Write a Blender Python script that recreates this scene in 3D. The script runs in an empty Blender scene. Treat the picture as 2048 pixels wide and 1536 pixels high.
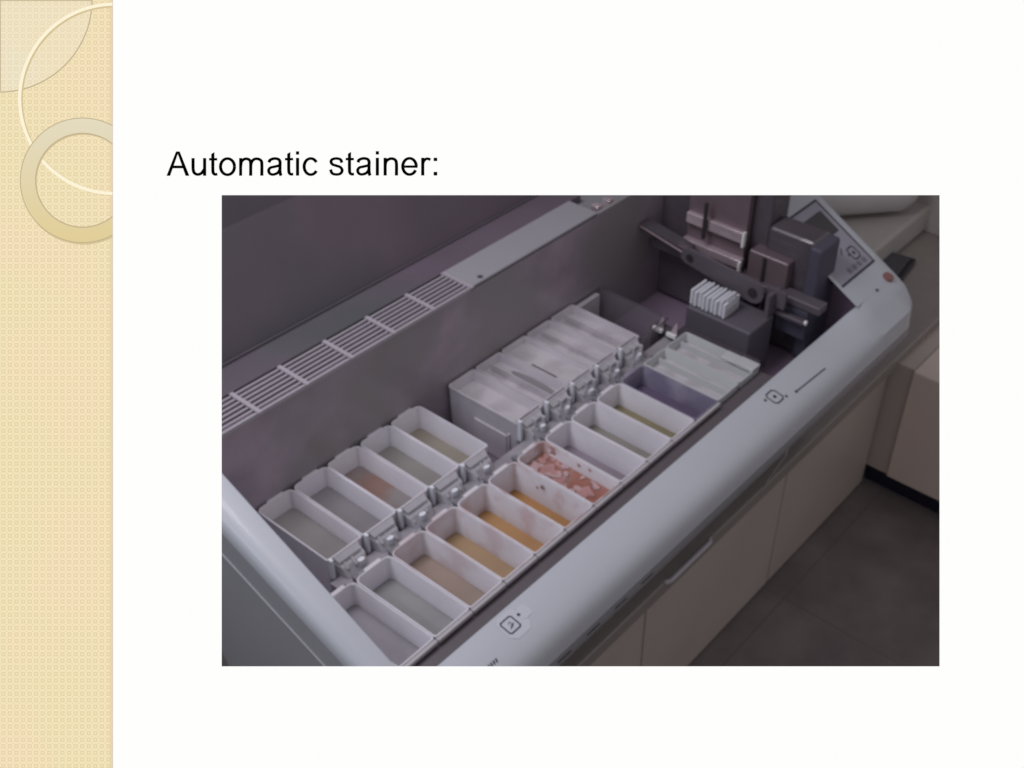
import bpy, math, random
from mathutils import Vector, Matrix
random.seed(4)
S = 0.06                       # one container pitch in metres
SC = bpy.context.scene
COL = SC.collection
PI = math.pi

# ------------------------------------------------------------------ materials
def lin(c):
    return tuple(((v/255)/12.92 if v/255 <= 0.04045 else ((v/255+0.055)/1.055)**2.4) for v in c)

def mat(name, col, rough=0.5, metal=0.0, noise=0.0, nscale=20.0, bump=0.0, coat=0.0, alpha=1.0,
        stain=None, sscale=12.0, slo=0.5, shi=0.62, trans=0.0, sss=0.0, spec=0.5):
    m = bpy.data.materials.new(name); m.use_nodes = True
    nt = m.node_tree; N = nt.nodes; L = nt.links
    b = N['Principled BSDF']
    b.inputs['Roughness'].default_value = rough
    b.inputs['Metallic'].default_value = metal
    b.inputs['Coat Weight'].default_value = coat
    b.inputs['Alpha'].default_value = alpha
    b.inputs['Transmission Weight'].default_value = trans
    b.inputs['Specular IOR Level'].default_value = spec
    if sss:
        b.inputs['Subsurface Weight'].default_value = sss
        b.inputs['Subsurface Radius'].default_value = (0.01, 0.009, 0.009)
    tc = N.new('ShaderNodeTexCoord')
    nz = N.new('ShaderNodeTexNoise'); nz.inputs['Scale'].default_value = nscale
    nz.inputs['Detail'].default_value = 5
    L.new(tc.outputs['Object'], nz.inputs['Vector'])
    mx = N.new('ShaderNodeMix'); mx.data_type = 'RGBA'; mx.blend_type = 'MIX'
    mx.inputs[6].default_value = (*[max(0, c*(1-noise)) for c in col], 1)
    mx.inputs[7].default_value = (*[min(1, c*(1+noise)) for c in col], 1)
    L.new(nz.outputs['Fac'], mx.inputs[0])
    out = mx.outputs[2]
    if stain:
        n2 = N.new('ShaderNodeTexNoise'); n2.inputs['Scale'].default_value = sscale
        n2.inputs['Detail'].default_value = 3
        L.new(tc.outputs['Object'], n2.inputs['Vector'])
        r = N.new('ShaderNodeMapRange'); r.inputs['From Min'].default_value = slo; r.inputs['From Max'].default_value = shi
        L.new(n2.outputs['Fac'], r.inputs['Value'])
        m2 = N.new('ShaderNodeMix'); m2.data_type = 'RGBA'
        m2.inputs[7].default_value = (*stain, 1)
        L.new(r.outputs['Result'], m2.inputs[0]); L.new(out, m2.inputs[6]); out = m2.outputs[2]
    L.new(out, b.inputs['Base Color'])
    if bump:
        bp = N.new('ShaderNodeBump'); bp.inputs['Strength'].default_value = bump; bp.inputs['Distance'].default_value = 0.002
        L.new(nz.outputs['Fac'], bp.inputs['Height']); L.new(bp.outputs['Normal'], b.inputs['Normal'])
    return m

M = {}
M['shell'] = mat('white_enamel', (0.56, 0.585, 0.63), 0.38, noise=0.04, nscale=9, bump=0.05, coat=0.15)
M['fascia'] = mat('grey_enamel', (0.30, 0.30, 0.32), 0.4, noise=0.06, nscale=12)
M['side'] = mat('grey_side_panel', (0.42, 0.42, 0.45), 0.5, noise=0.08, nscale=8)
M['basin'] = mat('brushed_steel', (0.40, 0.335, 0.40), 0.32, metal=0.0, noise=0.42, nscale=16, bump=0.15, stain=(0.30, 0.28, 0.29), sscale=7, slo=.42, shi=.62)
M['floor_tray'] = mat('dark_tray', (0.30, 0.225, 0.31), 0.35, noise=0.2, nscale=14)  # base colour lightened to stand for haze over the dark bay
M['deck'] = mat('grey_deck_plate', (0.36, 0.35, 0.38), 0.45, noise=0.05, nscale=10)
M['grille'] = mat('grille_bars', (0.42, 0.39, 0.43), 0.5, noise=0.08)
M['slot'] = mat('dark_slot', (0.035, 0.03, 0.035), 0.6)
M['smoke'] = mat('smoked_acrylic', (0.165, 0.13, 0.165), 0.4, noise=0.25, nscale=6, alpha=0.93, stain=(0.11, 0.115, 0.12), sscale=3.2, slo=.42, shi=.68)
M['smoke_edge'] = mat('smoked_edge', (0.13, 0.115, 0.135), 0.3, noise=0.1)
M['ink'] = mat('dark_print', (0.03, 0.03, 0.045), 0.5)
M['ink_soft'] = mat('grey_print', (0.22, 0.21, 0.24), 0.5)
M['sticker'] = mat('key_sticker', (0.62, 0.64, 0.70), 0.5)
M['red'] = mat('red_plastic', (0.30, 0.14, 0.13), 0.7)
M['keypad'] = mat('keypad_foil', (0.38, 0.37, 0.44), 0.45, noise=0.05)
M['lcd'] = mat('grey_display', (0.055, 0.05, 0.055), 0.2)
M['robot'] = mat('dark_grey_plastic', (0.10, 0.085, 0.10), 0.25, noise=0.2, nscale=20, coat=0.4)
M['robot_mid'] = mat('mid_grey_plastic', (0.13, 0.11, 0.13), 0.42, noise=0.15, nscale=18)
M['block'] = mat('grey_block', (0.13, 0.115, 0.14), 0.5, noise=0.1)
M['navy'] = mat('navy_plastic', (0.085, 0.08, 0.115), 0.6, noise=0.2, nscale=9)  # lightened as well, haze put into the colour
M['metal'] = mat('polished_metal', (0.70, 0.58, 0.62), 0.15, metal=0.5, noise=0.35, nscale=25)
M['metal_dull'] = mat('reddish_metal', (0.22, 0.165, 0.185), 0.3, metal=0.3, noise=0.2, nscale=18)
M['chrome'] = mat('bright_steel', (0.95, 0.92, 0.88), 0.25, metal=0.4)
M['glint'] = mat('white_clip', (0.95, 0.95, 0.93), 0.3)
M['white_plastic'] = mat('white_plastic', (0.62, 0.60, 0.64), 0.4, noise=0.06, nscale=30)
M['clear_handle'] = mat('milky_handle', (0.62, 0.60, 0.64), 0.22, noise=0.15, nscale=45, coat=0.5, alpha=0.85)
M['rackwhite'] = mat('bluish_white', (0.84, 0.86, 0.92), 0.4)
M['shadow_grey'] = mat('painted_shadow_grey', (0.26, 0.24, 0.26), 0.6)
M['lip'] = mat('milky_lip', (0.50, 0.47, 0.49), 0.45, noise=0.15, nscale=30, coat=0.5)
M['rail'] = mat('station_rail', (0.36, 0.34, 0.37), 0.3, noise=0.3, nscale=30)
M['lid'] = mat('milky_lid', (0.62, 0.59, 0.63), 0.42, noise=0.16, nscale=30, sss=0.4, bump=0.15)
M['insert'] = mat('frosted_insert', (0.60, 0.57, 0.60), 0.4, noise=0.2, nscale=26, sss=0.3, bump=0.4, stain=(0.50, 0.47, 0.50), sscale=20)
M['lid_green'] = mat('pale_lid', (0.60, 0.615, 0.625), 0.4, noise=0.10, sss=0.3, nscale=20)
M['smoke_clear'] = mat('clear_tray', (0.30, 0.27, 0.31), 0.2, noise=0.1, alpha=0.35, coat=0.5)
M['cabinet'] = mat('cabinet_laminate', (0.55, 0.49, 0.44), 0.4, noise=0.14, nscale=4, bump=0.03)
M['cabinet2'] = mat('end_cabinet_laminate', (0.80, 0.68, 0.60), 0.5, noise=0.08, nscale=4)
M['bench'] = mat('bench_top', (0.30, 0.27, 0.25), 0.4, noise=0.12, nscale=30)
M['edge'] = mat('bench_edge', (0.42, 0.38, 0.36), 0.4)
M['kick'] = mat('navy_kickboard', (0.012, 0.012, 0.03), 0.5)
M['floor'] = mat('vinyl_floor', (0.23, 0.20, 0.195), 0.45, noise=0.45, nscale=9, bump=0.1, stain=(0.17, 0.15, 0.155), sscale=5, slo=.45, shi=.7)
M['wall'] = mat('wall_paint', (0.22, 0.21, 0.2), 0.8, noise=0.06)
M['box'] = mat('beige_card', (0.50, 0.47, 0.44), 0.7, noise=0.06)
M['roll'] = mat('white_paper', (0.58, 0.57, 0.57), 0.7, noise=0.06)
M['black'] = mat('black_plastic', (0.02, 0.02, 0.025), 0.35)
M['darkgrey'] = mat('charcoal_plastic', (0.07, 0.07, 0.08), 0.4)

# ------------------------------------------------------------------ mesh helpers
class MB:
    def __init__(s): s.v = []; s.f = []; s.mi = []; s.cur = 0
    def add(s, vs, fs):
        o = len(s.v); s.v += [tuple(p) for p in vs]
        for f in fs: s.f.append(tuple(i+o for i in f)); s.mi.append(s.cur)
        return s
    def box(s, x0, x1, y0, y1, z0, z1, fn=None):
        vs = [(x, y, z) for z in (z0, z1) for y in (y0, y1) for x in (x0, x1)]
        if fn: vs = [fn(p) for p in vs]
        return s.add(vs, [(0, 2, 3, 1), (4, 5, 7, 6), (0, 1, 5, 4), (2, 6, 7, 3), (0, 4, 6, 2), (1, 3, 7, 5)])
    def loft(s, rings, close=True, cap0=False, cap1=False):
        n = len(rings[0]); vs = [p for r in rings for p in r]; fs = []
        for k in range(len(rings)-1):
            for i in range(n if close else n-1):
                j = (i+1) % n
                fs.append((k*n+i, k*n+j, (k+1)*n+j, (k+1)*n+i))
        if cap0: fs.append(tuple(reversed(range(n))))
        if cap1: fs.append(tuple((len(rings)-1)*n+i for i in range(n)))
        return s.add(vs, fs)
    def tube(s, pts, r, n=8):
        pts = [Vector(p) for p in pts]; rings = []
        for i, p in enumerate(pts):
            d = (pts[min(i+1, len(pts)-1)] - pts[max(i-1, 0)]).normalized()
            a = d.orthogonal().normalized() if i == 0 else (a - d*a.dot(d)).normalized()
            b = d.cross(a)
            rings.append([p + a*math.cos(t*2*PI/n)*r + b*math.sin(t*2*PI/n)*r for t in range(n)])
        return s.loft(rings, True, True, True)
    def build(s, name, m, parent=None, smooth=False, bevel=0.0, scale=S):
        me = bpy.data.meshes.new(name)
        me.from_pydata([(x*scale, y*scale, z*scale) for x, y, z in s.v], [], s.f)
        me.validate(); me.update()
        ms = m if isinstance(m, list) else [m]
        for k in ms: me.materials.append(k)
        if len(ms) > 1:
            for p, i in zip(me.polygons, s.mi): p.material_index = i
        import bmesh
        bm = bmesh.new(); bm.from_mesh(me); bmesh.ops.recalc_face_normals(bm, faces=bm.faces); bm.to_mesh(me); bm.free()
        if smooth: me.polygons.foreach_set('use_smooth', [True]*len(me.polygons))
        o = bpy.data.objects.new(name, me); COL.objects.link(o)
        if parent: o.parent = parent
        if bevel:
            b = o.modifiers.new('bevel', 'BEVEL'); b.width = bevel*scale; b.segments = 3; b.limit_method = 'ANGLE'
            b.harden_normals = False
        if smooth and bevel:
            pass
        if smooth:
            try: me.set_sharp_from_angle(angle=math.radians(38))
            except Exception: pass
        return o

def tag(o, label=None, cat=None, group=None, kind=None):
    if label: o['label'] = label
    if cat: o['category'] = cat
    if group: o['group'] = group
    if kind: o['kind'] = kind
    return o

def empty(name, loc=(0, 0, 0)):
    e = bpy.data.objects.new(name, None); COL.objects.link(e); e.location = [c*S for c in loc]; e.empty_display_size = 0.02
    return e

def rrect(x0, x1, y0, y1, r, z, n=5, rf=None):
    r = max(.01, min(r, (x1-x0)/2-1e-3, (y1-y0)/2-1e-3)); q = max(.01, r if rf is None else rf); P = []
    for cx, cy, a0, r in ((x1-q, y0+q, -90, q), (x1-r, y1-r, 0, r), (x0+r, y1-r, 90, r), (x0+q, y0+q, 180, q)):
        for k in range(n+1):
            a = math.radians(a0 + 90*k/n); P.append((cx+r*math.cos(a), cy+r*math.sin(a), z))
    return P

# ================================================================== the setting
tag(MB().box(-30, 70, -40, 14, -13.3, -13).build('floor', M['floor']), kind='structure')
tag(MB().box(-30, 70, 14, 14.5, -13, 30).build('wall', M['wall']), 'plain grey wall behind the staining machine and bench', 'wall')

def tiles(m, step, w, dark):
    nt = m.node_tree; N = nt.nodes; L = nt.links; b = N['Principled BSDF']; src = b.inputs['Base Color'].links[0].from_socket
    tc = N.new('ShaderNodeTexCoord'); sx = N.new('ShaderNodeSeparateXYZ'); L.new(tc.outputs['Object'], sx.inputs[0]); o_ = []
    for k in (0, 1):
        d = N.new('ShaderNodeMath'); d.operation = 'DIVIDE'; L.new(sx.outputs[k], d.inputs[0]); d.inputs[1].default_value = step
        f = N.new('ShaderNodeMath'); f.operation = 'FRACT'; L.new(d.outputs[0], f.inputs[0])
        l = N.new('ShaderNodeMath'); l.operation = 'LESS_THAN'; L.new(f.outputs[0], l.inputs[0]); l.inputs[1].default_value = w/step; o_.append(l)
    mx = N.new('ShaderNodeMath'); mx.operation = 'MAXIMUM'; L.new(o_[0].outputs[0], mx.inputs[0]); L.new(o_[1].outputs[0], mx.inputs[1])
    c = N.new('ShaderNodeMix'); c.data_type = 'RGBA'; L.new(mx.outputs[0], c.inputs[0]); L.new(src, c.inputs[6]); c.inputs[7].default_value = (*dark, 1)
    L.new(c.outputs[2], b.inputs['Base Color'])
tiles(M['floor'], 0.50, 0.003, (0.17, 0.145, 0.145))
# base cabinets under the bench
def cabinet(name, label, x0, x1, m):
    e = empty(name, (x0, 1.0, -13)); tag(e, label, 'cabinet', 'base cabinets under the bench')
    w = x1-x0
    MB().box(0, w, 0.06, 9, 0, 5.8).build('carcass', M['slot'], e)
    MB().box(0.04, w-0.04, -0.12, 0.05, 0.10, 5.72).build('door', m, e, bevel=0.02)
    return e
cabinet('base_cabinet', 'beige laminate base cabinet door under the near corner of the white machine', -7, 1.05, M['cabinet'])
cabinet('base_cabinet', 'beige cabinet door left of the long vertical gap nearest the frame bottom', 1.05, 8.96, M['cabinet'])
cabinet('base_cabinet', 'middle beige cabinet door between the two vertical gaps under the machine', 8.96, 16.87, M['cabinet'])
cabinet('base_cabinet', 'farthest beige cabinet door ending at the dark corner beside the side cabinet', 16.87, 24.1, M['cabinet'])
# return cabinet on the right
e = empty('side_cabinet', (24.1, 0, -13)); tag(e, 'warm beige side cabinet standing on a dark navy kickboard at the right', 'cabinet')
MB().box(0.0, 8, -14, -0.02, 0.9, 6.0).build('carcass', M['cabinet2'], e, bevel=0.03)
MB().box(0.35, 7.6, -13.8, 0.9, 0.0, 0.89).build('kickboard', M['kick'], e)
MB().box(0.12, 8, 0.0, 1.0, 0.9, 6.0).build('corner_filler', M['cabinet'], e)
# bench
e = tag(MB().box(-8, 42, 0.62, 13.9, -7.15, -6.5).build('bench_top', M['bench'], bevel=0.08), 'brownish grey laminate bench top carrying the white staining machine', 'bench')
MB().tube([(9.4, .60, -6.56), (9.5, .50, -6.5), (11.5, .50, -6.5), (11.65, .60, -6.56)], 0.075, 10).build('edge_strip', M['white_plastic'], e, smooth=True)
MB().box(-8, 42, .60, .64, -6.62, -6.5).build('edge_trim', M['edge'], e)
tag(MB().tube([(11.0, -1.70, -0.62), (11.9, -1.2, -2.4), (13.3, -.2, -4.7), (14.6, .55, -6.45)], 0.02, 6).build('cable', M['white_plastic']), 'thin pale cable hanging from the front rim down to the bench edge', 'cable')

# things on the bench at the right
e = empty('cardboard_box', (34.2, 5.2, -6.5)); tag(e, 'pale beige box standing on the bench behind the machine corner', 'box')
MB().box(-1.2, 5.4, -2.6, 2.2, 0, 5.2).build('carton', M['box'], e, bevel=0.06)
MB().box(-1.15, 5.35, -0.35, 0.25, 5.203, 5.22).build('packing_tape', M['roll'], e)
rl = []
for k in range(13):
    t = k/12; x = t*6.2; r = 0.95*(1 if 0.08 < t < 0.92 else (0.72 if t in (0, 1) else 0.95))
    rl.append([(x, r*math.cos(a*2*PI/24), 1.0+r*math.sin(a*2*PI/24)) for a in range(24)])
e = empty('paper_roll', (27.2, 8.6, -5.2)); tag(e, 'white paper roll lying on a pale tray behind the machine corner', 'paper roll')
o = MB().loft(rl, True, True, True).build('roll_body', M['roll'], e, smooth=True)
e.rotation_euler = (0, 0, math.radians(-40))
MB().tube([(6.21, 0, 1.0), (6.3, 0, 1.0)], 0.3, 14).build('core', M['slot'], e)
e = empty('storage_tray', (30.2, 5.4, -6.5)); tag(e, 'pale beige storage tray lying under the white paper roll', 'tray')
MB().box(-3.0, 3.8, -1.4, 3.6, 0, 1.2).build('tray_body', M['box'], e, bevel=0.15)
e = empty('laptop', (28.2, 3.5, -6.48)); tag(e, 'dark closed laptop with black edge on the bench beside the machine', 'laptop')
e.rotation_euler = (0, 0, math.radians(8))
MB().box(-3.4, 2.0, -0.7, 2.6, 0, 0.22).build('base', M['black'], e, bevel=0.05)
MB().box(-3.2, 1.8, -0.5, 2.5, 0.225, 0.34).build('lid', M['darkgrey'], e, bevel=0.04)

# ================================================================== the machine
mc = empty('staining_machine', (0, 0, -6.5))
tag(mc, 'large white automatic staining machine with open basin, vent grille and control panel', 'staining machine')
OFF = (0, 0, 6.5)
def mb(): return MB()
def put(b, name, m, parent=mc, **k):
    b.v = [(x, y, z+6.5) for x, y, z in b.v] if parent is mc else b.v
    return b.build(name, m, parent, **k)

# front rim: one profile carried along X, rounded at the right corner
prof = [(-0.55, -1.62), (-0.49, -0.06), (-0.52, -0.01), (-0.58, 0.0), (-0.95, -0.07), (-1.20, -0.13), (-1.42, -0.22), (-1.56, -0.34),
        (-1.65, -0.50), (-1.70, -0.68), (-1.72, -0.85)]
low = [(-1.722, -0.86), (-1.74, -0.95), (-1.74, -1.15), (-1.66, -1.26), (-0.3, -3.6), (1.2, -6.49)]
def lift(x):                          # the deck of the control block stands a little above the rim
    t = min(1, max(0, (x-14.6)/1.5)); return t*t*(3-2*t)
def rimpt(x, y, z):
    f = lift(x)
    if y > -1.7 and z > -0.6:
        y = y - 0.30*f*min(1, max(0, (y+1.2)/0.5))
        z2 = 0.80+0.55*y - 0.30*max(0, -1.05-y) - (0.10*((x-17.6)/0.4)**2 if x > 17.6 else 0)
        z = z*(1-f) + z2*f
    return (x, y, z)
def corner(x, y, z, R=0.75, X1=18.0, Y0=-1.74):     # pull the far corner round in plan
    cx, cy = X1-R, Y0+R
    if x > cx and y < cy:
        # map square corner to a disc
        u, v = (x-cx)/R, (cy-y)/R
        k = math.sqrt(max(1e-9, u*u+v*v)); m_ = max(u, v)
        s = m_/k if k > 0 else 1
        s = 1-(1-s)*0.8
        return (cx+u*s*R, cy-v*s*R, z)
    return (x, y, z)
xs = [-1.66+0.6*i for i in range(28)] + [15.2+0.14*i for i in range(21)]
xs = sorted(x for x in xs if x <= 18.0)
if xs[-1] < 18: xs.append(18.0)
b = mb(); b.loft([[corner(*rimpt(x, y, z)) for y, z in prof] for x in xs], close=False)
# control block deck on from the rim (x 15.75..18, y -0.58..)
gx = [15.6+0.2*i for i in range(13)]; gy = [-0.80+0.35*i for i in range(22)]
b.loft([[(x, y, 0.804+0.55*y - (0.10*((x-17.6)/0.4)**2 if x > 17.6 else 0)) for x in gx] for y in gy], close=False)
# outer right side
b.loft([[(18.0, y, 0.70+0.55*y) for y in gy], [(18.08, y, 0.45+0.55*y) for y in gy], [(18.08, y, -0.9) for y in gy]], close=False)
put(b, 'front_rim', M['shell'], smooth=True)
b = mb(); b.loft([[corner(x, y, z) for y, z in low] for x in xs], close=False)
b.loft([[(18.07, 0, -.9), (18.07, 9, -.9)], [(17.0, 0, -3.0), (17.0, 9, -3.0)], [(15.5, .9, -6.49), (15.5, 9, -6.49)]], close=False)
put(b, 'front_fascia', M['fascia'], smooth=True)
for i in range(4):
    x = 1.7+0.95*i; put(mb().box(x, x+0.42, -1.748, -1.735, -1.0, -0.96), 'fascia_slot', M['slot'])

# left rim, climbing with y
def zl(y): return 0.02+0.42*y
ys = [-1.5+0.3*i for i in range(25)]; ys = [y for y in ys if y <= 5.7]+[5.7]
rings = []
for y in ys:
    xi = -1.0+0.022*y; z = zl(y) if y > -0.5 else zl(-0.5)-0.15*(-0.5-y)
    rings.append([(xi, y, -1.6), (xi, y, z-0.05), (xi-0.03, y, z), (-1.25, y, z+0.01), (-1.47, y, z-0.02), (-1.57, y, z-0.10), (-1.62, y, z-0.22), (-1.64, y, z-0.34)])
put(mb().loft(rings, close=False), 'left_rim', M['shell'], smooth=True)
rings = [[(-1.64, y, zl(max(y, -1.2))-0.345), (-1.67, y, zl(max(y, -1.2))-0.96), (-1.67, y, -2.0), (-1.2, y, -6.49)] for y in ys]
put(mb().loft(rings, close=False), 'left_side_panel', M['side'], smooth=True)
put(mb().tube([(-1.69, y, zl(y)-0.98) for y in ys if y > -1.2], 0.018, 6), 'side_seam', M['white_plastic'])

# basin
b = mb()
b.box(-1.0, 15.9, 5.60, 5.72, -1.7, 2.33)
put(b, 'basin_wall', M['basin'])
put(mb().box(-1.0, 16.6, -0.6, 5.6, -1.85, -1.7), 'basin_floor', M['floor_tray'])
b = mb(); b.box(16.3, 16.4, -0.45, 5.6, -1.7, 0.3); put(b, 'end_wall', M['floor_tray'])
# ledge under the front row, between containers and rim
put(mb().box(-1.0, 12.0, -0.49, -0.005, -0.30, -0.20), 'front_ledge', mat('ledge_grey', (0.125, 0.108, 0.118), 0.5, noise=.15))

# rear deck: vent grille + plate
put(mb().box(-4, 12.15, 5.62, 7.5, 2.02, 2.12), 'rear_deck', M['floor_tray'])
g = mb()
for i in range(7):
    y = 5.60+i*0.145
    g.box(-4, 7.02, y-0.026, y+0.026, 2.30, 2.39)
for i in range(-3, 6):
    x = 0.60+1.29*i; g.box(x-0.05, x+0.05, 5.52, 6.52, 2.385, 2.43)
put(g, 'vent_grille', M['grille'])
put(mb().box(7.02, 12.05, 5.60, 6.60, 2.28, 2.40), 'rear_plate', M['deck'], bevel=0.02)
put(mb().tube([(7.55, 5.74, 2.38), (7.55, 5.74, 2.412)], 0.075, 16), 'plate_screw', M['robot'])
# raised smoked lid behind the deck
b = mb()
b.box(-6, 12.6, 6.62, 7.5, 2.13, 2.36)
put(b, 'lid_ledge', M['smoke'], bevel=0.03)
b = mb(); b.loft([[(-6, 7.5, 2.3), (13.2, 7.5, 2.3), (13.2, 7.62, 2.3), (-6, 7.62, 2.3)], [(-6, 8.3, 5.0), (13.2, 8.3, 5.0), (13.2, 8.42, 5.0), (-6, 8.42, 5.0)],
                  [(-6, 8.9, 10.5), (13.2, 8.9, 10.5), (13.2, 9.02, 10.5), (-6, 9.02, 10.5)]], True, True, True)
lid = put(b, 'raised_lid', M['smoke'])
put(mb().tube([(-6, 7.47, 2.44), (13.2, 7.47, 2.40)], 0.02, 8), 'lid_hinge_rod', M['smoke_edge'])
for dx in (12.25, 12.75):
    put(mb().box(dx, dx+0.22, 5.75, 6.0, 2.13, 2.42), 'lid_hinge', M['metal'], bevel=0.03)
put(mb().box(12.1, 14.4, 5.72, 7.6, 1.4, 2.1), 'rear_block', M['fascia'], bevel=0.1)
put(mb().box(14.4, 22, 6.6, 8.2, 1.2, 2.6), 'rear_cover', M['robot'], bevel=0.2)

# central station rail between the two rows
b = mb(); b.box(-0.1, 12.0, 2.50, 3.05, -1.69, -0.50)
for i in range(12): b.box(i+.25, i+.75, 2.42, 2.50, -1.5, -0.40)
b.cur = 1
for i in range(12): b.box(i-.06, i+.08, 2.6, 2.78, -.52, -.492).box(i+.30, i+.42, 2.56, 2.66, -.52, -.49)
put(b, 'station_rail', [M['rail'], M['slot']])

# key symbols on the front rim
def onrim(x, y): # height of rim top there
    for (y0, z0), (y1, z1) in zip(prof[3:], prof[4:]):
        if y1 <= y <= y0: return z0+(z1-z0)*(y-y0)/(y1-y0)
    return 0
def flat(b, pts, w, closed=False, dz=0.012, zf=onrim):
    P = pts+[pts[0]] if closed else pts
    for (x0, y0), (x1, y1) in zip(P, P[1:]):
        d = Vector((x1-x0, y1-y0)); n = Vector((-d.y, d.x)).normalized()*w/2; e_ = d.normalized()*w/2
        q = [(x0-e_.x+n.x, y0-e_.y+n.y), (x1+e_.x+n.x, y1+e_.y+n.y), (x1+e_.x-n.x, y1+e_.y-n.y), (x0-e_.x-n.x, y0-e_.y-n.y)]
        b.add([(x, y, zf(x, y)+dz) for x, y in q], [(0, 1, 2, 3)])
def sq(cx, cy, h, c=0.06):
    return [(cx-h+c, cy-h), (cx+h-c, cy-h), (cx+h, cy-h+c), (cx+h, cy+h-c), (cx+h-c, cy+h), (cx-h+c, cy+h), (cx-h, cy+h-c), (cx-h, cy-h+c)]
def disc(b, cx, cy, r, dz, zf=onrim, n=14):
    b.add([(cx+r*math.cos(k*2*PI/n), cy+r*math.sin(k*2*PI/n), zf(cx, cy+r*math.sin(k*2*PI/n))+dz) for k in range(n)], [tuple(range(n))])
key = mb(); key.add([(x, y, onrim(x, y)+0.008) for x, y in sq(1.30, -0.90, 0.30, 0.12)], [tuple(range(8))])
key.add([(x, y, onrim(x, y)+0.008) for x, y in sq(1.66, -0.84, 0.15, 0.05)], [tuple(range(8))])
put(key, 'key_label', M['sticker'])
k2 = mb(); flat(k2, sq(1.23, -0.88, 0.155, 0.035), 0.03, True)
for i in range(3): flat(k2, [(1.16+0.035*i, -0.95+0.03*i), (1.25+0.03*i, -0.93+0.02*i)], 0.012)
flat(k2, [(1.20, -0.84), (1.27, -0.82), (1.27, -0.92)], 0.012)
disc(k2, 1.53, -0.83, 0.035, 0.014)
put(k2, 'key_symbol', M['ink'])
k3 = mb(); flat(k3, [(x, y) for x, y in sq(11.16, -0.95, 0.185, 0.07)], 0.035, True)
disc(k3, 11.16, -0.95, 0.05, 0.014); disc(k3, 10.85, -0.86, 0.04, 0.014); disc(k3, 11.42, -1.14, 0.04, 0.014)
put(k3, 'key_symbol', M['ink'])
k4 = mb(); flat(k4, [(11.78, -1.22), (13.18, -1.27)], 0.03); disc(k4, 11.78, -1.22, 0.04, 0.014)
put(k4, 'level_mark', M['ink'])
k5 = mb()
for i in range(4): flat(k5, [(0.22+0.07*i, -1.24), (0.235+0.07*i, -1.20)], 0.035)
put(k5, 'printed_mark', M['ink'])

# control panel on the sloped block
def pz(x, y): return 0.80+0.55*y
pan = mb(); pan.add([(x, y, pz(x, y)+0.012) for x, y in ((15.75, -0.20), (17.58, -0.20), (17.58, 1.92), (15.75, 1.92))], [(0, 1, 2, 3)])
cp = put(pan, 'control_panel', M['keypad'])
fr = mb(); flat(fr, [(15.75, -0.20), (17.58, -0.20), (17.58, 1.92), (15.75, 1.92)], 0.055, False, 0.022, pz)
put(fr, 'panel_outline', M['ink'])
dp = MB(); dp.box(16.25, 17.36, 0.95, 1.62, 0.02, 0.05)
dp.v = [(x, y, pz(x, y)+z+6.5) for x, y, z in dp.v]; dp.build('display', M['lcd'], mc)
kk = MB()
flat(kk, sq(17.16, 0.28, 0.17, 0.06), 0.035, True, 0.024, pz); disc(kk, 17.16, 0.28, 0.05, 0.026, pz); disc(kk, 16.93, 0.30, 0.035, 0.026, pz)
flat(kk, [(16.7, 0.42), (16.85, 0.55)], 0.03, False, 0.024, pz)
kk.v = [(x, y, z+6.5) for x, y, z in kk.v]; kk.build('key_symbol', M['ink'], mc)
for i in range(4):
    q = MB(); cx, cy = 17.28-0.27*i, -0.02
    q.box(cx-0.07, cx+0.07, cy-0.06, cy+0.06, 0.02, 0.045); q.v = [(x, y, pz(x, y)+z+6.5) for x, y, z in q.v]
    q.build('button', M['ink_soft'], mc)
tx = MB()
random.seed(8)
for i in range(9):
    y = 1.35-0.17*i; flat(tx, [(17.76, y), (17.76, y-0.09)], 0.07, False, 0.010, pz)
tx.v = [(x, y, z-0.02+6.5) for x, y, z in tx.v]; tx.build('raised_lettering', M['sticker'], mc)
rb = MB(); rb.tube([(17.52, -0.72, 0.34), (17.52, -0.74, 0.45)], 0.17, 20); rb.v = [(x, y, z+6.5) for x, y, z in rb.v]
rb.build('red_button', M['red'], mc, smooth=True)
ld = MB(); ld.tube([(16.75, -0.80, 0.34), (16.75, -0.80, 0.385)], 0.05, 12); ld.v = [(x, y, z+6.5) for x, y, z in ld.v]
ld.build('indicator_lamp', M['robot'], mc)

# robot arm over the far end
ra = MB().box(14.55, 15.0, -0.2, 5.5, 6.80, 7.05)
arm = ra.build('robot_arm', M['robot_mid'], mc, bevel=0.04)
def sub(b, name, m, **k):
    b.v = [(x, y, z+6.5) for x, y, z in b.v]; return b.build(name, m, arm, **k)
sub(mb().box(15.1, 16.0, 0.5, 2.0, -1.6, 2.05), 'arm_housing', M['robot'], bevel=0.12)
sub(mb().box(15.2, 16.2, 2.0, 6.5, -1.6, 4.6), 'arm_cover', M['robot'], bevel=0.1)
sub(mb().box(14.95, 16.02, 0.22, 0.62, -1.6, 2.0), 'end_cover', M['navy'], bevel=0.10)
sub(mb().box(14.9, 15.15, 2.55, 4.5, 0.35, 3.3), 'lift_column', M['metal_dull'], bevel=0.03)
sub(mb().box(14.72, 14.9, 2.5, 4.45, 1.42, 1.75), 'upper_slide', M['metal'], bevel=0.03)
sub(mb().box(14.66, 14.9, 2.5, 4.5, 0.65, 0.92), 'lower_slide', M['metal'], bevel=0.03)
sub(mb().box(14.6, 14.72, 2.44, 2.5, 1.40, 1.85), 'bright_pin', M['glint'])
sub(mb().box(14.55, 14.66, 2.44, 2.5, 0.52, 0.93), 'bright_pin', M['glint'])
sub(mb().tube([(14.62, 3.75, 1.2), (14.62, 3.75, 2.3)], 0.06, 10), 'drive_screw', M['slot'])
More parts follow.
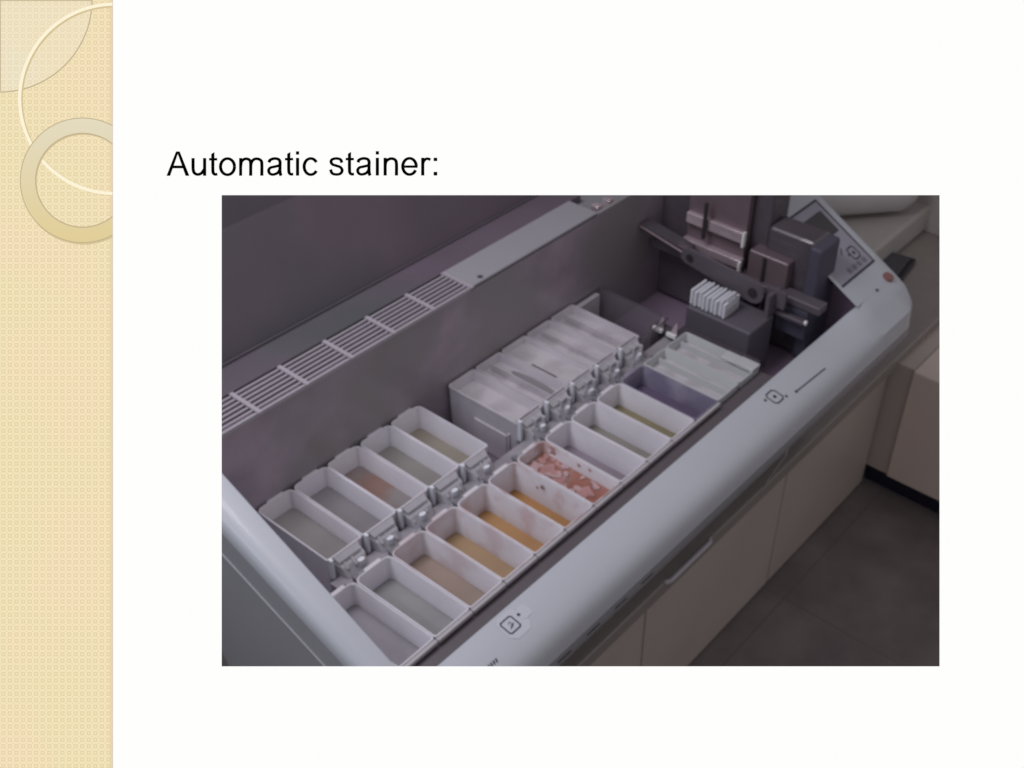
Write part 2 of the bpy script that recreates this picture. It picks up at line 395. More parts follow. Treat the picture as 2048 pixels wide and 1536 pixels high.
sub(mb().box(14.75, 15.3, 1.05, 2.3, 0.15, 1.35), 'motor_block', M['metal_dull'], bevel=0.05)
sub(mb().box(14.68, 14.76, 1.72, 1.80, 0.2, 1.3), 'belt', M['slot'])
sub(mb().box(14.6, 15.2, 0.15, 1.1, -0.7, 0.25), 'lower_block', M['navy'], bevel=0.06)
# bracket plate with two holes
n = 12; pl = []
for k in range(n+1): pl.append((1.65-0.36*math.sin(k*PI/n), 0.62-0.36*math.cos(k*PI/n)*1.0))
pl = [(1.62+0.36*math.cos(a), 0.60+0.33*math.sin(a)) for a in [(-90-180*k/n)*PI/180 for k in range(n+1)]]
pr_ = [(3.75+0.30*math.cos(a), 0.86+0.24*math.sin(a)) for a in [(90-180*k/n)*PI/180 for k in range(n+1)]]
ring = pl+pr_
sub(mb().loft([[(13.98, y, z) for y, z in ring], [(14.10, y, z) for y, z in ring]], True, True, True), 'bracket_plate', M['robot_mid'])
for y, z, r in ((3.72, 0.86, 0.11), (1.60, 0.60, 0.14)):
    sub(mb().tube([(13.94, y, z), (13.985, y, z)], r, 18), 'bracket_hole', M['slot'])
sub(mb().tube([(13.98, 5.5, 1.20), (13.98, 4.0, 0.93)], 0.035, 10), 'guide_rod', M['metal_dull'], smooth=True)
sub(mb().box(14.05, 14.5, 3.9, 5.55, 0.82, 0.98, lambda p: (p[0], p[1], p[2]+(p[1]-3.9)*0.15)), 'guide_rail', M['robot'])
sub(mb().box(13.9, 14.5, 1.0, 1.12, 0.05, 0.75).box(14.2, 14.3, 0.7, 1.3, 0.3, 0.8), 'hook', M['robot_mid'])
sub(mb().box(14.3, 14.5, 0.1, 1.0, -0.02, 0.10), 'chrome_bar', M['robot_mid'], bevel=0.03)
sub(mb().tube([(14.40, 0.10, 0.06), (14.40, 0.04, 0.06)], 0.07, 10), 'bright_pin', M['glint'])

# oven block under the rack
put(mb().box(12.95, 14.2, 0.95, 3.05, -1.69, 0.05), 'drying_block', M['block'], bevel=0.06)
put(mb().box(12.6, 12.948, 0.5, 3.05, -1.69, -0.6), 'block_step', M['robot'], bevel=0.03)
# clips beside the empty bay
for y in (3.24, 2.78):
    put(mb().box(11.86, 11.95, y-0.15, y+0.15, -0.34, -0.24), 'clip', M['glint'])
    put(mb().add([(12.02, y+0.12, -.3), (12.14, y, 0.02), (12.03, y-0.10, -.3), (12.10, y+.12, -.3)], [(0, 1, 2), (2, 1, 3), (3, 1, 0)]), 'clip_reflection', M['metal'])  # bright triangle modelled in place of the clip's reflection
put(mb().box(11.98, 12.3, 2.3, 3.5, -1.69, -0.32), 'clip_holder', M['robot'])

# slide rack (white, toothed) resting on the block
rk = empty('slide_rack', (13.42, 2.42, 0.055)); tag(rk, 'small white toothed slide rack on the grey block under the arm', 'slide rack')
b = MB()
for i in range(9):
    y = -0.55+i*0.135; hj = random.uniform(-.025, .03); b.box(-0.36+hj, 0.36-hj*.5, y, y+0.07, 0.03, 0.47+hj)
b.build('slides', M['rackwhite'], rk)
MB().box(-0.30, 0.30, -0.56, 0.62, 0.0, 0.28).build('base', M['white_plastic'], rk, bevel=0.03)
MB().tube([(-0.2, -0.5, 0.3), (-0.2, -0.5, 0.58), (0.2, -0.5, 0.58), (0.2, -0.5, 0.3)], 0.03, 6).build('handle', M['white_plastic'], rk)

# ================================================================== containers
HB = 1.68
def body_mesh(mb_, x0, x1, y0, y1, r=0.16, top=0.0):
    t = 0.03
    def R(dx0, dx1, dy0, dy1, rr, z): return rrect(x0+dx0, x1-dx1, y0+dy0, y1-dy1, rr, z, rf=rr-r+.07)
    rings = [R(.03, .03, .03, .03, r, -HB), R(.01, .01, .01, .01, r, top-0.22), R(.01, .01, .01, .01, r, top-0.09), R(.0, .0, .0, .0, r, top-0.085),
             R(.0, .0, .0, .0, r, top-0.01), R(.01, .01, .01, .01, r, top), R(t, t, t, t, r-.03, top), R(t+.012, t+.012, t+.012, t+.012, r-.03, top-.02),
             R(t+.025, t+.025, t+.025, t+.025, r-.04, -HB+.06)]
    return mb_.loft(rings, True, True, True)

def mk_body(stain=None, base=(0.76, 0.735, 0.78), seed=0, lo=.5, hi=.62):
    return mat('container_plastic', base, 0.42, noise=0.10, nscale=26, stain=stain, sscale=14+seed, slo=lo, shi=hi, sss=0.45)
white = mk_body()
L_ = 2.37
front = [  # x index, liquid depth, liquid colour, stain colour on walls, label
 (-1, 0.62, (0.30, 0.285, 0.31), None, 'white container of clear grey liquid half hidden by the left rim, front row'),
 (0, 0.64, (0.29, 0.285, 0.285), None, 'white container of clear grey liquid, second in the front row from the left rim'),
 (1, 0.70, (0.33, 0.255, 0.21), (0.66, 0.58, 0.60), 'container of dull brownish tan liquid, nearest of the coloured ones in the front row'),
 (2, 0.77, (0.38, 0.26, 0.15), (0.66, 0.57, 0.60), 'container of pale tan orange liquid between the dull brown and the amber ones'),
 (3, 0.80, (0.42, 0.24, 0.105), (0.66, 0.53, 0.55), 'container of amber orange liquid with pink tinged walls, second before the splashed red one'),
 (4, 0.86, (0.40, 0.21, 0.08), (0.64, 0.48, 0.50), 'container of deep ochre liquid with a splash mark, just before the red stained one'),
 (5, 0.36, (0.36, 0.15, 0.11), (0.55, 0.40, 0.38), 'container of red liquid with pink blotches floating in it'),
 (6, 0.76, (0.27, 0.23, 0.27), None, 'container of grey lavender liquid just beyond the blotchy red one'),
 (7, 0.72, (0.26, 0.245, 0.22), None, 'container of greyish liquid between the lavender and the olive yellow ones'),
 (8, 0.68, (0.24, 0.21, 0.12), None, 'container of olive yellow liquid beside the purple one'),
 (9, 0.58, (0.13, 0.10, 0.17), (0.30, 0.27, 0.36), 'container with purple stained walls and dark purple liquid'),
]
def add_container(xi, y0, depth, lcol, stain, label, group, back=False, w0=None):
    c = empty('staining_container', (xi, y0, -HB)); random.seed(xi*7+int(back)*31+5); c.rotation_euler = (0, 0, math.radians(random.uniform(-.35, .35))); tag(c, label, 'container', group)
    red = xi == 5 and not back; purple = xi == 9 and not back
    bm_ = white if stain is None else mk_body(stain, seed=xi*1.7, lo=.46, hi=.6)
    if purple: bm_ = mk_body((0.36, 0.33, 0.42), base=(0.24, 0.21, 0.30), seed=3, lo=.45, hi=.65)
    b = MB(); body_mesh(b, 0.004, 0.996, 0, L_); b.v = [(x, y, z+HB) for x, y, z in b.v]
    b.build('body', [bm_], c, smooth=True)
    # pouring lip at the back end
    b = MB(); zt = HB
    b.box(0.34, 0.80, L_-0.02, L_+0.09, zt-0.07, zt-0.012)
    b.build('lip', bm_, c, bevel=0.03)
    # liquid
    t = 0.036+0.02*(depth/HB)
    r = rrect(0.004+t, 0.996-t, t, L_-t, 0.1, 0)
    b = MB(); b.loft([[(x, y, HB-depth-0.25) for x, y, _ in r], [(x, y, HB-depth) for x, y, _ in r]], True, True, True)
    if red:
        lm = mat('red_liquid', lcol, 0.25, noise=.2, nscale=30, stain=(0.34, 0.20, 0.17), sscale=30, slo=.5, shi=.58)
    elif back and xi == 2:
        lm = mat('brownish_liquid', lcol, 0.3, noise=.1, nscale=20, stain=(0.27, 0.17, 0.14), sscale=16, slo=.47, shi=.6)
    elif purple:
        lm = mat('purple_liquid', lcol, 0.25, noise=.2, nscale=30)
    else:
        lm = mat('staining_liquid', lcol, 0.12, noise=.25, nscale=16, spec=0.4)
    b.build('liquid', lm, c)
    if red:       # foam and crust blotches
        for seed_, nm, cl, cnt in ((11, 'pink_crust', (0.48, 0.26, 0.25), 15), (12, 'pale_residue', (0.52, 0.36, 0.36), 13)):
            random.seed(seed_); b = MB()
            for k in range(cnt):
                cx, cy = random.uniform(.15, .9), random.uniform(.3, 2.2); r0 = random.uniform(.05, .15); tw = random.uniform(0, PI)
                n = 11; P = []
                for a in range(n):
                    q = r0*random.uniform(.5, 1.5); u_, v_ = q*math.cos(a*2*PI/n), 2.0*q*math.sin(a*2*PI/n)
                    P.append((min(.93, max(.07, cx+u_*math.cos(tw)-v_*math.sin(tw))), min(2.28, max(.09, cy+u_*math.sin(tw)+v_*math.cos(tw)))))
                hh = random.uniform(.006, .05)
                b.loft([[(x, y, HB-depth+0.0007*k) for x, y in P], [(x*.9+cx*.1, y*.9+cy*.1, HB-depth+hh+0.0007*k) for x, y in P]], True, False, True)
            b.build(nm, mat(nm, cl, .5, noise=.3, nscale=60), c)
        q = MB(); random.seed(5)
        for k in range(7):
            cy, cz, r0 = random.uniform(.3, 2.1), HB-random.uniform(.08, .3), random.uniform(.05, .12)
            q.add([(0.955-.0006*k, cy+r0*random.uniform(.5, 1.5)*math.cos(a*PI/5), min(HB-.03, cz+.8*r0*random.uniform(.5, 1.4)*math.sin(a*PI/5))) for a in range(10)], [tuple(range(10))])
        q.build('wall_crust', mat('wall_crust', (0.50, 0.30, 0.29), .6, noise=.2), c)
    if xi == 4 and not back:
        random.seed(3); b = MB()
        for k in range(2):
            cy, cz = 1.45+.16*k, HB-.28-.1*k; r0 = .07-.03*k; n = 10
            b.add([(0.925, cy+r0*random.uniform(.7, 1.2)*math.cos(a*2*PI/n), cz+r0*random.uniform(.7, 1.2)*math.sin(a*2*PI/n)) for a in range(n)], [tuple(range(n))])
        b.build('splash', mat('brown_splash', (0.36, 0.24, 0.22), .5), c)
    return c

FG = 'open staining containers in the front row'
BG = 'open staining containers in the back row'
for xi, d, lc, st, lab in front:
    c = add_container(xi, 0.0, d, lc, st, lab, FG)
    b = MB(); b.box(0.01, 0.99, -0.09, 0.0, HB-0.13, HB-0.03)
    b.build('front_lip', M['lip'], c, bevel=0.01)
    # small peg at the back end facing the rail
    b = MB(); b.box(0.10, 0.24, L_+0.0, L_+0.16, HB-0.22, HB-0.10); b.tube([(0.17, L_+0.12, HB-0.16), (0.17, L_+0.22, HB-0.16)], 0.05, 8)
    b.build('peg', M['ink_soft'], c)

def handle(c, seed, w=1.0, y=0.0, x0=0.0, big=False):
    """hinged carrier handle on the end that faces the middle rail"""
    random.seed(seed); zt = HB
    b = MB(); b.box(x0+0.02, x0+0.10, y-0.10, y+0.02, zt-0.52, zt+(0.10 if big else 0.03)); b.build('handle_post', M['rackwhite'], c, bevel=0.015)
    # milky moulded bracket: a low wedge with ribs and small clips
    b = MB()
    j = lambda a: random.uniform(-a, a)
    b.add([(x0+.14, y, zt-.14), (x0+.88, y, zt-.14), (x0+.84+j(.04), y-.20, zt-.24), (x0+.20+j(.04), y-.20, zt-.24),
           (x0+.22, y-.36, zt-.50), (x0+.80, y-.36, zt-.52), (x0+.14, y, zt-.70), (x0+.88, y, zt-.70), (x0+.22, y-.34, zt-.66), (x0+.80, y-.34, zt-.66)],
          [(0, 1, 2, 3), (3, 2, 5, 4), (4, 5, 9, 8), (8, 9, 7, 6), (0, 3, 4, 8, 6), (1, 7, 9, 5, 2)])
    b.build('bracket', M['clear_handle'], c, bevel=0.03)
    MB().add([(x0+.16, y-.01, zt-.02), (x0+.84, y-.01, zt-.02), (x0+.80, y-.13, zt-.12), (x0+.20, y-.13, zt-.12), (x0+.20, y-.14, zt-.15), (x0+.80, y-.14, zt-.15)], [(0, 1, 2, 3), (3, 2, 5, 4)]).build('flap', M['clear_handle'], c)
    for cx in (.30+j(.04), .50+j(.04), .70+j(.04)):
        q = MB(); h = random.uniform(.05, .13)
        q.box(x0+cx-.035, x0+cx+.035, y-.30+j(.03), y-.05, zt-.34, zt-.20+h, lambda p: (p[0], p[1], p[2]-max(0, (y-.12)-p[1])*1.2))
        q.build('rib', M['clear_handle'], c, bevel=0.02)
    q = MB(); cx = .55+j(.12)
    q.loft([[(x0+cx+.09*math.cos(a*PI/5), y-.27+.06*math.sin(a*PI/5), z) for a in range(10)] for z in (zt-.42, zt-.30, zt-.27)], True, True, True)
    q.build('knob', M['rackwhite'], c, smooth=True)
    b = MB(); b.box(x0+.30, x0+.46, y-.30, y-.08, zt-.66, zt-.56); b.box(x0+.62, x0+.70, y-.36, y-.08, zt-.58, zt-.50)
    b.build('clip', M['ink_soft'], c)

Y1 = 3.18
back = [
 (0, 0.54, (0.27, 0.26, 0.255), 'white container of murky grey liquid nearest the left rim in the back row'),
 (1, 0.58, (0.25, 0.235, 0.245), 'white container of bluish grey liquid, second from the left rim in the back row'),
 (2, 0.60, (0.26, 0.235, 0.23), 'white container with reddish brown streaks in its grey liquid, back row'),
 (3, 0.62, (0.27, 0.255, 0.235), 'white container of plain grey liquid just beyond the brown streaked one, back row'),
 (4, 0.68, (0.30, 0.27, 0.22), 'white container of olive grey liquid beside the empty bay, back row'),
]
for xi, d, lc, lab in back:
    c = add_container(xi, Y1, d, lc, None, lab, BG, back=True); handle(c, 20+xi)

# lidded reservoirs in the far part of the back row
labs = ['frosted white container showing its whole side wall next to the empty bay',
        'frosted white container with a broad painted shadow patch inside it, just behind the side-on one',
        'frosted white container with one narrow dark slit in its filling, back row',
        'frosted white container second from the dark empty tray, back row',
        'farthest frosted white container of the back row, touching the dark empty tray']
for k in range(5):
    xi = 6+k
    c = empty('frosted_container', (xi, Y1, -HB)); tag(c, labs[k], 'container', 'frosted containers in the far back row')
    b = MB(); body_mesh(b, 0.015, 0.985, 0, L_, r=0.10, top=0.0); b.v = [(x, y, z+HB) for x, y, z in b.v]
    b.build('body', M['lid'], c, smooth=True)
    b = MB(); r0 = rrect(.05, .95, .05, L_-.05, .1, 0)
    tilt = lambda x, y: 0.05+0.03*math.sin(k*2.1)*(y-1)
    dep = (0.34, 0.30, 0.20, 0.22, 0.24)[k]
    b.loft([[(x, y, HB-dep-.10) for x, y, _ in r0], [(x, y, HB-dep+(.02*math.sin(3*y+k))) for x, y, _ in r0]], True, True, True)
    b.build('frosted_insert', M['insert'], c)
    b = MB(); b.box(.05, .95, .12, .16, HB-dep, HB-.02)
    if k in (1, 3, 4): b.box(.46, .49, .2, L_-.15, HB-dep, HB-.05)
    b.build('divider', M['insert'], c)
    if k == 2:
        MB().box(.25, .295, .65, 1.5, HB-dep+.0, HB-dep+.03).build('slit', M['robot_mid'], c)
    if k == 1:  # grey disc laid on the filling to imitate a shadow
        MB().loft([[(.80+a_[0]*.14, 1.0+a_[1]*.8, HB-dep+h) for a_ in [(math.cos(q*PI/8), math.sin(q*PI/8)) for q in range(16)]] for h in (0, .03)], True, True, True).build('painted_shadow', M['shadow_grey'], c)
    if k == 0:   # embossed side wall
        b = MB(); b.box(-.012, .03, .35, 1.45, 0.25, HB-.55); b.box(-.018, .03, .25, .32, 0.1, HB-.45); b.build('side_boss', M['lid'], c, bevel=.015)
    handle(c, 40+k, big=True)
    b = MB(); b.box(.44, .50, -.22, -.02, HB-.5, HB-.02); b.box(.70, .76, -.28, -.02, HB-.5, HB-.06); b.box(.44, .76, -.16, -.12, HB-.14, HB-.08)
    b.build('handle_arm', M['clear_handle'], c, bevel=.01)

# two covered containers at the far end of the front row
for k, lab in enumerate(['pale greenish container next to the purple stained one in the front row', 'farthest pale container of the front row with a stepped raised corner']):
    xi = 10+k
    c = empty('pale_container', (xi, 0.0, -HB)); tag(c, lab, 'container', 'pale filled containers in the front row')
    b = MB(); body_mesh(b, 0.015, 0.985, 0, L_, r=0.08); b.v = [(x, y, z+HB) for x, y, z in b.v]
    b.build('body', M['lid_green'], c, smooth=True)
    b = MB(); r0 = rrect(.05, .95, .05, L_-.05, .1, 0)
    b.loft([[(x, y, HB-.5) for x, y, _ in r0], [(x, y, HB-.30) for x, y, _ in r0]], True, True, True)
    b.build('frosted_insert', M['insert'], c)
    if k: MB().box(.60, .97, .55, 1.0, HB-.05, HB+.03).box(.6, .97, .0, .55, HB-.06, HB+.05).build('raised_corner', M['lid_green'], c, bevel=.02)
    MB().box(.60, .64, .1, L_-.1, HB-.30, HB-.10).build('divider', M['lid_green'], c)

# empty clear tray in the last bay
c = empty('clear_tray', (11.05, 3.2, -1.65)); tag(c, 'empty dark transparent tray in the last bay beyond the lidded containers', 'tray')
b = MB(); b.loft([rrect(.05, 1.2, .05, 2.75-.4, .08, 0.05), rrect(0, 1.28, 0, 2.37, .1, 1.5), rrect(.03, 1.25, .03, 2.34, .09, 1.5), rrect(.08, 1.17, .08, 2.3, .08, .08)], True, True, True)
b.build('tray_body', M['smoke_clear'], c, smooth=True)
b = MB()
for P in ([(0, 0, 1.52), (0, 2.37, 1.52), (1.28, 2.37, 1.52), (1.28, 0, 1.52), (0, 0, 1.52)],): b.tube(P, .022, 6)
b.build('rim', M['smoke_edge'], c)
MB().box(.02, 1.0, 2.20, 2.36, .6, 1.5).build('end_label', M['lid'], c)

# ================================================================== the slide the picture belongs to
Rm = Matrix(((0.0, 0.0, 0.0), (0.0, 0.0, 0.0), (0.0, 0.0, 0.0)))
RIGHT = Vector((0.630623, -0.775663, 0.025709)); DOWN = Vector((-0.482253, -0.417602, -0.770092)); DIR = Vector((0.608068, 0.473239, -0.637415)); CPOS = Vector((-9.804174, -11.076361, 17.441206))
FPX = 2267.895
D0 = 8.0
k_ = D0/FPX                                   # units per slide pixel
bd = bpy.data.objects.new('presentation_board', None); COL.objects.link(bd)
bd.matrix_world = Matrix.Translation(CPOS*S) @ Matrix((RIGHT, -DOWN, -DIR)).transposed().to_4x4()
bd.location = (CPOS + DIR*D0)*S
tag(bd, 'white presentation board with beige ringed side strip, black heading and picture opening', 'presentation board')
def px(u, v, h=0.0): return ((u-1161)*k_, -(v-861)*k_, h)
def emis(name, rgb, pattern=None, grad=None, edge=False):  # board sheets glow by themselves to keep a flat, even brightness
    m = bpy.data.materials.new(name); m.use_nodes = True; nt = m.node_tree; N = nt.nodes; L = nt.links
    for n_ in list(N): N.remove(n_)
    out = N.new('ShaderNodeOutputMaterial'); em = N.new('ShaderNodeEmission'); L.new(em.outputs[0], out.inputs[0])
    em.inputs['Color'].default_value = (*lin(rgb), 1); em.inputs['Strength'].default_value = 1
    if not pattern and not grad: return m
    tc = N.new('ShaderNodeTexCoord'); sx = N.new('ShaderNodeSeparateXYZ'); L.new(tc.outputs['Object'], sx.inputs[0])
    def math_(op, a, b=None, c=None):
        n_ = N.new('ShaderNodeMath'); n_.operation = op
        for i, q in enumerate((a, b, c)):
            if q is None: continue
            if isinstance(q, (int, float)): n_.inputs[i].default_value = q
            else: L.new(q, n_.inputs[i])
        return n_.outputs[0]
    U = math_('ADD', math_('DIVIDE', sx.outputs[0], k_*S), 1161.0)
    V = math_('SUBTRACT', 861.0, math_('DIVIDE', sx.outputs[1], k_*S))
    def mixc(f, a, b):
        n_ = N.new('ShaderNodeMix'); n_.data_type = 'RGBA'
        if isinstance(f, float): n_.inputs[0].default_value = f
        else: L.new(f, n_.inputs[0])
        for i, q in ((6, a), (7, b)):
            if isinstance(q, tuple): n_.inputs[i].default_value = (*lin(q), 1)
            else: L.new(q, n_.inputs[i])
        return n_.outputs[2]
    def clamp(x): 
        n_ = N.new('ShaderNodeClamp'); L.new(x, n_.inputs[0]); return n_.outputs[0]
    base = rgb
    if pattern:
        light, dark, amt = pattern
        T = 13.15
        fu = math_('ABSOLUTE', math_('SUBTRACT', math_('FRACT', math_('DIVIDE', U, T)), 0.5))
        fv = math_('ABSOLUTE', math_('SUBTRACT', math_('FRACT', math_('DIVIDE', V, T)), 0.5))
        rr = math_('MAXIMUM', fu, fv)
        ringm = math_('LESS_THAN', math_('ABSOLUTE', math_('SUBTRACT', rr, 0.23)), 0.10)
        dot = math_('GREATER_THAN', math_('ADD', fu, fv), 0.86)
        msk = math_('MULTIPLY', clamp(math_('ADD', ringm, dot)), amt)
        # slow warm/cool drift of the printed paper
        nz = N.new('ShaderNodeTexNoise'); nz.inputs['Scale'].default_value = 22; nz.inputs['Detail'].default_value = 1
        L.new(tc.outputs['Object'], nz.inputs['Vector'])
        mr = N.new('ShaderNodeMapRange'); mr.inputs['From Min'].default_value = .4; mr.inputs['From Max'].default_value = .62
        L.new(nz.outputs['Fac'], mr.inputs['Value'])
        lc = mixc(mr.outputs[0], light, (247, 227, 190))
        base = mixc(msk, lc, dark)
    if grad:
        v0, v1, c0, c1 = grad
        g_ = clamp(math_('DIVIDE', math_('SUBTRACT', V, v0), v1-v0))
        gc = mixc(g_, c0, c1)
        base = mixc(0.82, base, gc) if pattern else gc
    if edge:
        e_ = clamp(math_('DIVIDE', math_('SUBTRACT', U, 214.0), 13.0))
        base = mixc(math_('MULTIPLY', math_('MULTIPLY', e_, e_), 0.8), base, (214, 190, 148))
    L.new(base, em.inputs['Color'])
    return m
E_white = emis('slide_white', (254, 254, 253))
E_strip = emis('strip_pattern', (240, 226, 186), pattern=((243, 229, 188), (226, 208, 165), 0.75), edge=True)
E_quart = emis('quarter_disc', (238, 228, 200), pattern=((240, 230, 201), (228, 215, 182), 0.7))
E_line = emis('outline_tan', (196, 180, 145))
E_cream = emis('cream_line', (254, 244, 217))
E_shadow = emis('ring_drop_shadow', (214, 195, 150))  # rings' drop shadow, drawn into the graphic as darker offset bands
E_donut = emis('donut_fill', (228, 215, 185), grad=(240, 490, (228, 219, 192), (226, 206, 150)))
E_lav = emis('divider', (216, 205, 200))
E_black = emis('heading_black', (4, 4, 4))
backm = mat('board_back', (0.12, 0.12, 0.12), 0.8)

def sheet(poly_list, name, m, h, parent=bd):
    b = MB()
    for P in poly_list: b.add([px(u, v, h) for u, v in P], [tuple(range(len(P)))])
    me = b
    o = me.build(name, m, parent)
    return o
X0, X1_, Y0_, Y1_ = -40, 2090, -40, 1576
ox0, ox1, oy0, oy1 = 444.5, 1878, 391, 1332
# white panel = slab with opening, edges cut back like a picture mount
b = MB()
outer = [(227.5, Y0_), (X1_, Y0_), (X1_, Y1_), (227.5, Y1_)]
inner = [(ox0, oy0), (ox1, oy0), (ox1, oy1), (ox0, oy1)]
H = 0.012; B0 = -0.05
b.cur = 0; b.add([px(u, v, H) for u, v in outer]+[px(u, v, H) for u, v in inner], [(0, 1, 5, 4), (1, 2, 6, 5), (2, 3, 7, 6), (3, 0, 4, 7)])
inb = [(ox0-16, oy0-16), (ox1+16, oy0-16), (ox1+16, oy1+16), (ox0-16, oy1+16)]
outb = [(X0, Y0_), (X1_, Y0_), (X1_, Y1_), (X0, Y1_)]
b.cur = 1
b.add([px(u, v, B0) for u, v in outb]+[px(u, v, B0) for u, v in inb], [(4, 5, 1, 0), (5, 6, 2, 1), (6, 7, 3, 2), (7, 4, 0, 3)])
b.add([px(u, v, H) for u, v in inner]+[px(u, v, B0) for u, v in inb], [(0, 1, 5, 4), (1, 2, 6, 5), (2, 3, 7, 6), (3, 0, 4, 7)])
b.build('white_panel', [E_white, backm], bd)
sheet([[(X0, Y0_), (229, Y0_), (229, Y1_), (X0, Y1_)]], 'side_strip', E_strip, 0.0)
def arcband(cx, cy, r0, r1, a0, a1, n=120):
    out = []
    for k in range(n):
        A, B = math.radians(a0+(a1-a0)*k/n), math.radians(a0+(a1-a0)*(k+1)/n)
        q = [(cx+r1*math.cos(A), cy+r1*math.sin(A)), (cx+r1*math.cos(B), cy+r1*math.sin(B)), (cx+r0*math.cos(B), cy+r0*math.sin(B)), (cx+r0*math.cos(A), cy+r0*math.sin(A))]
        if max(u for u, v in q) <= 246: out.append(q)
    return out
n = 60
sheet([[(0.5, 0.5)]+[(184*math.cos(math.radians(90*k/n)), 184*math.sin(math.radians(90*k/n))) for k in range(n+1)]], 'quarter_disc', E_quart, 0.001)
sheet(arcband(0, 0, 183, 185.5, 0, 90)+[[(0, 0), (185, 0), (185, 2), (0, 2)], [(0, 2), (2, 2), (2, 185), (0, 185)]], 'quarter_disc_outline', E_line, 0.002)
sheet(arcband(231, 200, 185, 191.5, 90, 270), 'thin_ring_drop_shadow', E_shadow, 0.0025)
sheet(arcband(229, 198, 186, 192.5, 90, 270), 'thin_ring', E_cream, 0.0035)
sheet(arcband(168, 364, 94, 125.5, 0, 360), 'broad_ring_drop_shadow', E_shadow, 0.0045)
sheet(arcband(166, 361, 95, 124, 0, 360, 180), 'broad_ring', E_donut, 0.0055)
sheet(arcband(166, 361, 123.5, 125.5, 0, 360, 180)+arcband(166, 361, 92.5, 95, 0, 360, 180), 'broad_ring_outline', E_line, 0.0065)
sheet([[(225.8, Y0_), (228, Y0_), (228, Y1_), (225.8, Y1_)]], 'strip_divider', E_lav, 0.0085)

# heading lettering (strokes drawn as flat shapes)
LT = []
def T(u, v): return (320+u/3.4133, 280+v/3.4133)
def poly(P): LT.append([T(u, v) for u, v in P])
def rect(a, b_, c, d): poly([(a, b_), (c, b_), (c, d), (a, d)])
def spline(P, n=10):
    Q = [P[0]]+list(P)+[P[-1]]; out = []
    for i in range(1, len(Q)-2):
        p0, p1, p2, p3 = Q[i-1], Q[i], Q[i+1], Q[i+2]
        for k in range(n):
            t = k/n
            out.append(tuple(0.5*((2*p1[j])+(-p0[j]+p2[j])*t+(2*p0[j]-5*p1[j]+4*p2[j]-p3[j])*t*t+(-p0[j]+3*p1[j]-3*p2[j]+p3[j])*t**3) for j in (0, 1)))
    out.append(tuple(P[-1])); return out
def stroke(P, w=23.5, sm=True, w2=None):
    P = spline(P) if sm else P; Lf, Rt = [], []
    for i, p in enumerate(P):
        a = P[max(0, i-1)]; c = P[min(len(P)-1, i+1)]; d = Vector((c[0]-a[0], c[1]-a[1])).normalized()
        hw = (w if abs(d.y) > abs(d.x) else (w2 or w*0.86))/2
        t = abs(d.y)**1.5; hw = (w*t + (w2 or w*0.86)*(1-t))/2
        Lf.append((p[0]-d.y*hw, p[1]+d.x*hw)); Rt.append((p[0]+d.y*hw, p[1]-d.x*hw))
    for i in range(len(P)-1): poly([Lf[i], Lf[i+1], Rt[i+1], Rt[i]])
def ell(cx, cy, rx, ry, a0, a1, n=48): return [(cx+rx*math.cos(math.radians(a0+(a1-a0)*k/n)), cy+ry*math.sin(math.radians(a0+(a1-a0)*k/n))) for k in range(n+1)]
# A
poly([(50, 248), (115, 82), (127, 82), (127, 100), (75, 248)]); poly([(127, 82), (140, 82), (206, 248), (180, 248), (127, 100)]); rect(92, 178, 164, 197)
# u
stroke([(231, 127), (231, 170), (232, 205), (240, 228), (262, 239), (288, 230), (307, 205)], 22); rect(299, 127, 321, 248)
def t_(x):
    poly([(x+15, 99), (x+37, 86), (x+37, 130), (x+15, 130)]); rect(x, 127, x+56, 144); stroke([(x+26, 130), (x+26, 205), (x+29, 228), (x+40, 238), (x+57, 237)], 22)
def a_(x):
    stroke([(x+14, 158), (x+22, 141), (x+50, 131), (x+78, 136), (x+89, 152), (x+89, 176), (x+89, 215), (x+92, 236), (x+97, 248)], 22)
    stroke([(x+89, 178), (x+55, 186), (x+24, 194), (x+12, 212), (x+20, 233), (x+42, 240), (x+72, 230), (x+88, 208)], 21)
def i_(x): rect(x, 82, x+22, 105); rect(x, 127, x+22, 248)
t_(340)
stroke(ell(466, 186, 47.5, 55, 0, 360), 22, False)
rect(545, 127, 566, 248); stroke([(556, 185), (560, 155), (578, 136), (600, 133), (618, 143), (624, 165), (624, 248)], 22); stroke([(624, 185), (630, 155), (648, 136), (672, 133), (692, 143), (700, 165), (700, 248)], 22)
a_(735); t_(858); i_(933)
stroke(ell(1034, 186, 45, 55, -32, -328), 22, False)
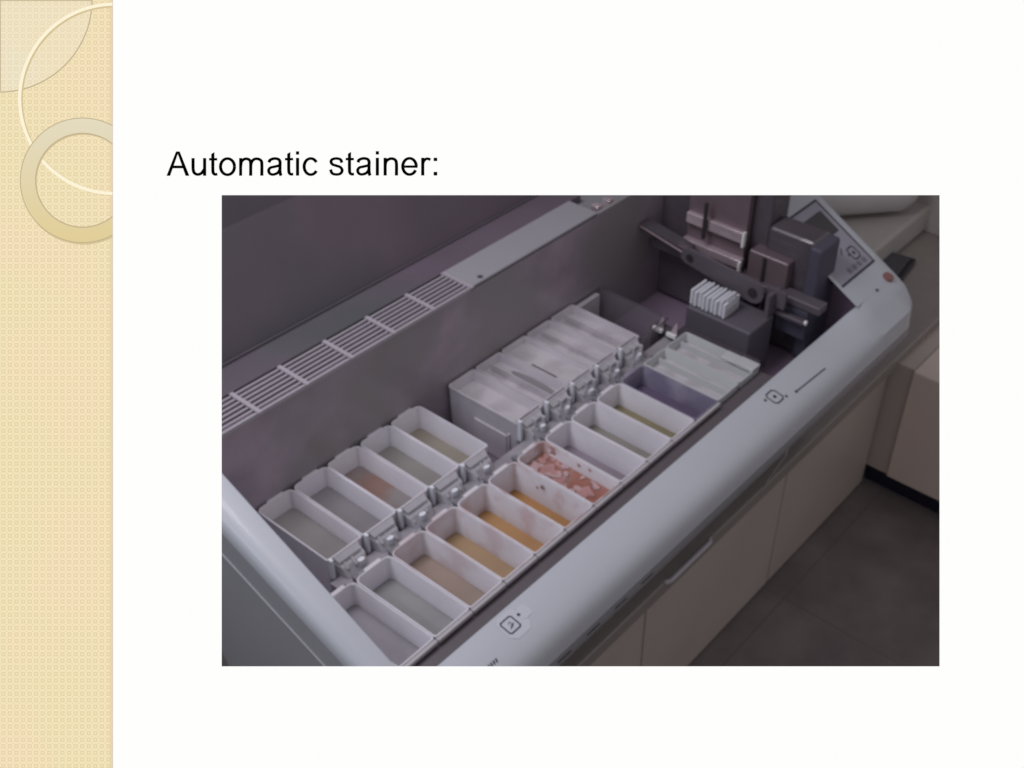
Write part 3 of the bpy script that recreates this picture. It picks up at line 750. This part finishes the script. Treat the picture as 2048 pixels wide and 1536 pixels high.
# s
stroke([(1246, 160), (1236, 138), (1208, 131), (1180, 138), (1172, 155), (1184, 172), (1210, 181), (1236, 191), (1248, 212), (1236, 234), (1208, 240), (1180, 232), (1169, 206)], 21)
t_(1272); a_(1342); i_(1477)
rect(1530, 127, 1552, 248); stroke([(1541, 185), (1546, 155), (1566, 137), (1590, 133), (1610, 143), (1618, 168), (1618, 248)], 22)
stroke(ell(1707, 186, 46, 55, 27, 360), 22, False); rect(1662, 179, 1762, 196)
rect(1786, 127, 1808, 248); stroke([(1797, 190), (1800, 158), (1815, 138), (1832, 134), (1850, 141)], 21)
rect(1871, 127, 1896, 150); rect(1871, 223, 1896, 248)
bb = MB()
for i, P in enumerate(LT):
    bb.add([px(u, v, 0.016+0.00001*i) for u, v in P], [tuple(range(len(P)))])
bb.build('heading_lettering', E_black, bd)

# ================================================================== camera, light
cam = bpy.data.cameras.new('camera'); co = bpy.data.objects.new('camera', cam); COL.objects.link(co)
co.matrix_world = Matrix.Translation(CPOS*S) @ Matrix((RIGHT, -DOWN, -DIR)).transposed().to_4x4()
cam.sensor_fit = 'HORIZONTAL'; cam.sensor_width = 36; cam.lens = 36*FPX/2048
cam.shift_x = -(1161-1024)/2048; cam.shift_y = (861-768)/2048
cam.clip_start = 0.01; cam.clip_end = 50
cam.dof.use_dof = True; cam.dof.focus_distance = D0*S; cam.dof.aperture_fstop = (cam.lens/1000)/0.0016
SC.camera = co

def area(name, loc, target, size, power, col, sy=None):
    l = bpy.data.lights.new(name, 'AREA'); l.energy = power; l.color = col; l.shape = 'RECTANGLE'; l.size = size*S; l.size_y = (sy or size)*S
    o = bpy.data.objects.new(name, l); COL.objects.link(o); o.location = Vector(loc)*S
    o.rotation_euler = (Vector(target)-Vector(loc)).to_track_quat('-Z', 'Y').to_euler()
    return o
area('window_light', (-15, 6, 15), (3, 1.5, 0), 9, 2.5, (0.76, 0.86, 1.0))
area('overhead_fill', (0, 7, 21), (3, 0, 0), 9, 7.8, (0.96, 0.93, 1.0))  # unseen overhead lamp, added to brighten the rim
w = bpy.data.worlds.new('World'); SC.world = w; w.use_nodes = True
w.node_tree.nodes['Background'].inputs[0].default_value = (0.93, 0.88, 0.93, 1); w.node_tree.nodes['Background'].inputs[1].default_value = 0.29

SC.view_settings.view_transform = 'Standard'; SC.view_settings.look = 'None'; SC.view_settings.exposure = 0; SC.view_settings.gamma = 1
SC.render.engine = 'CYCLES'
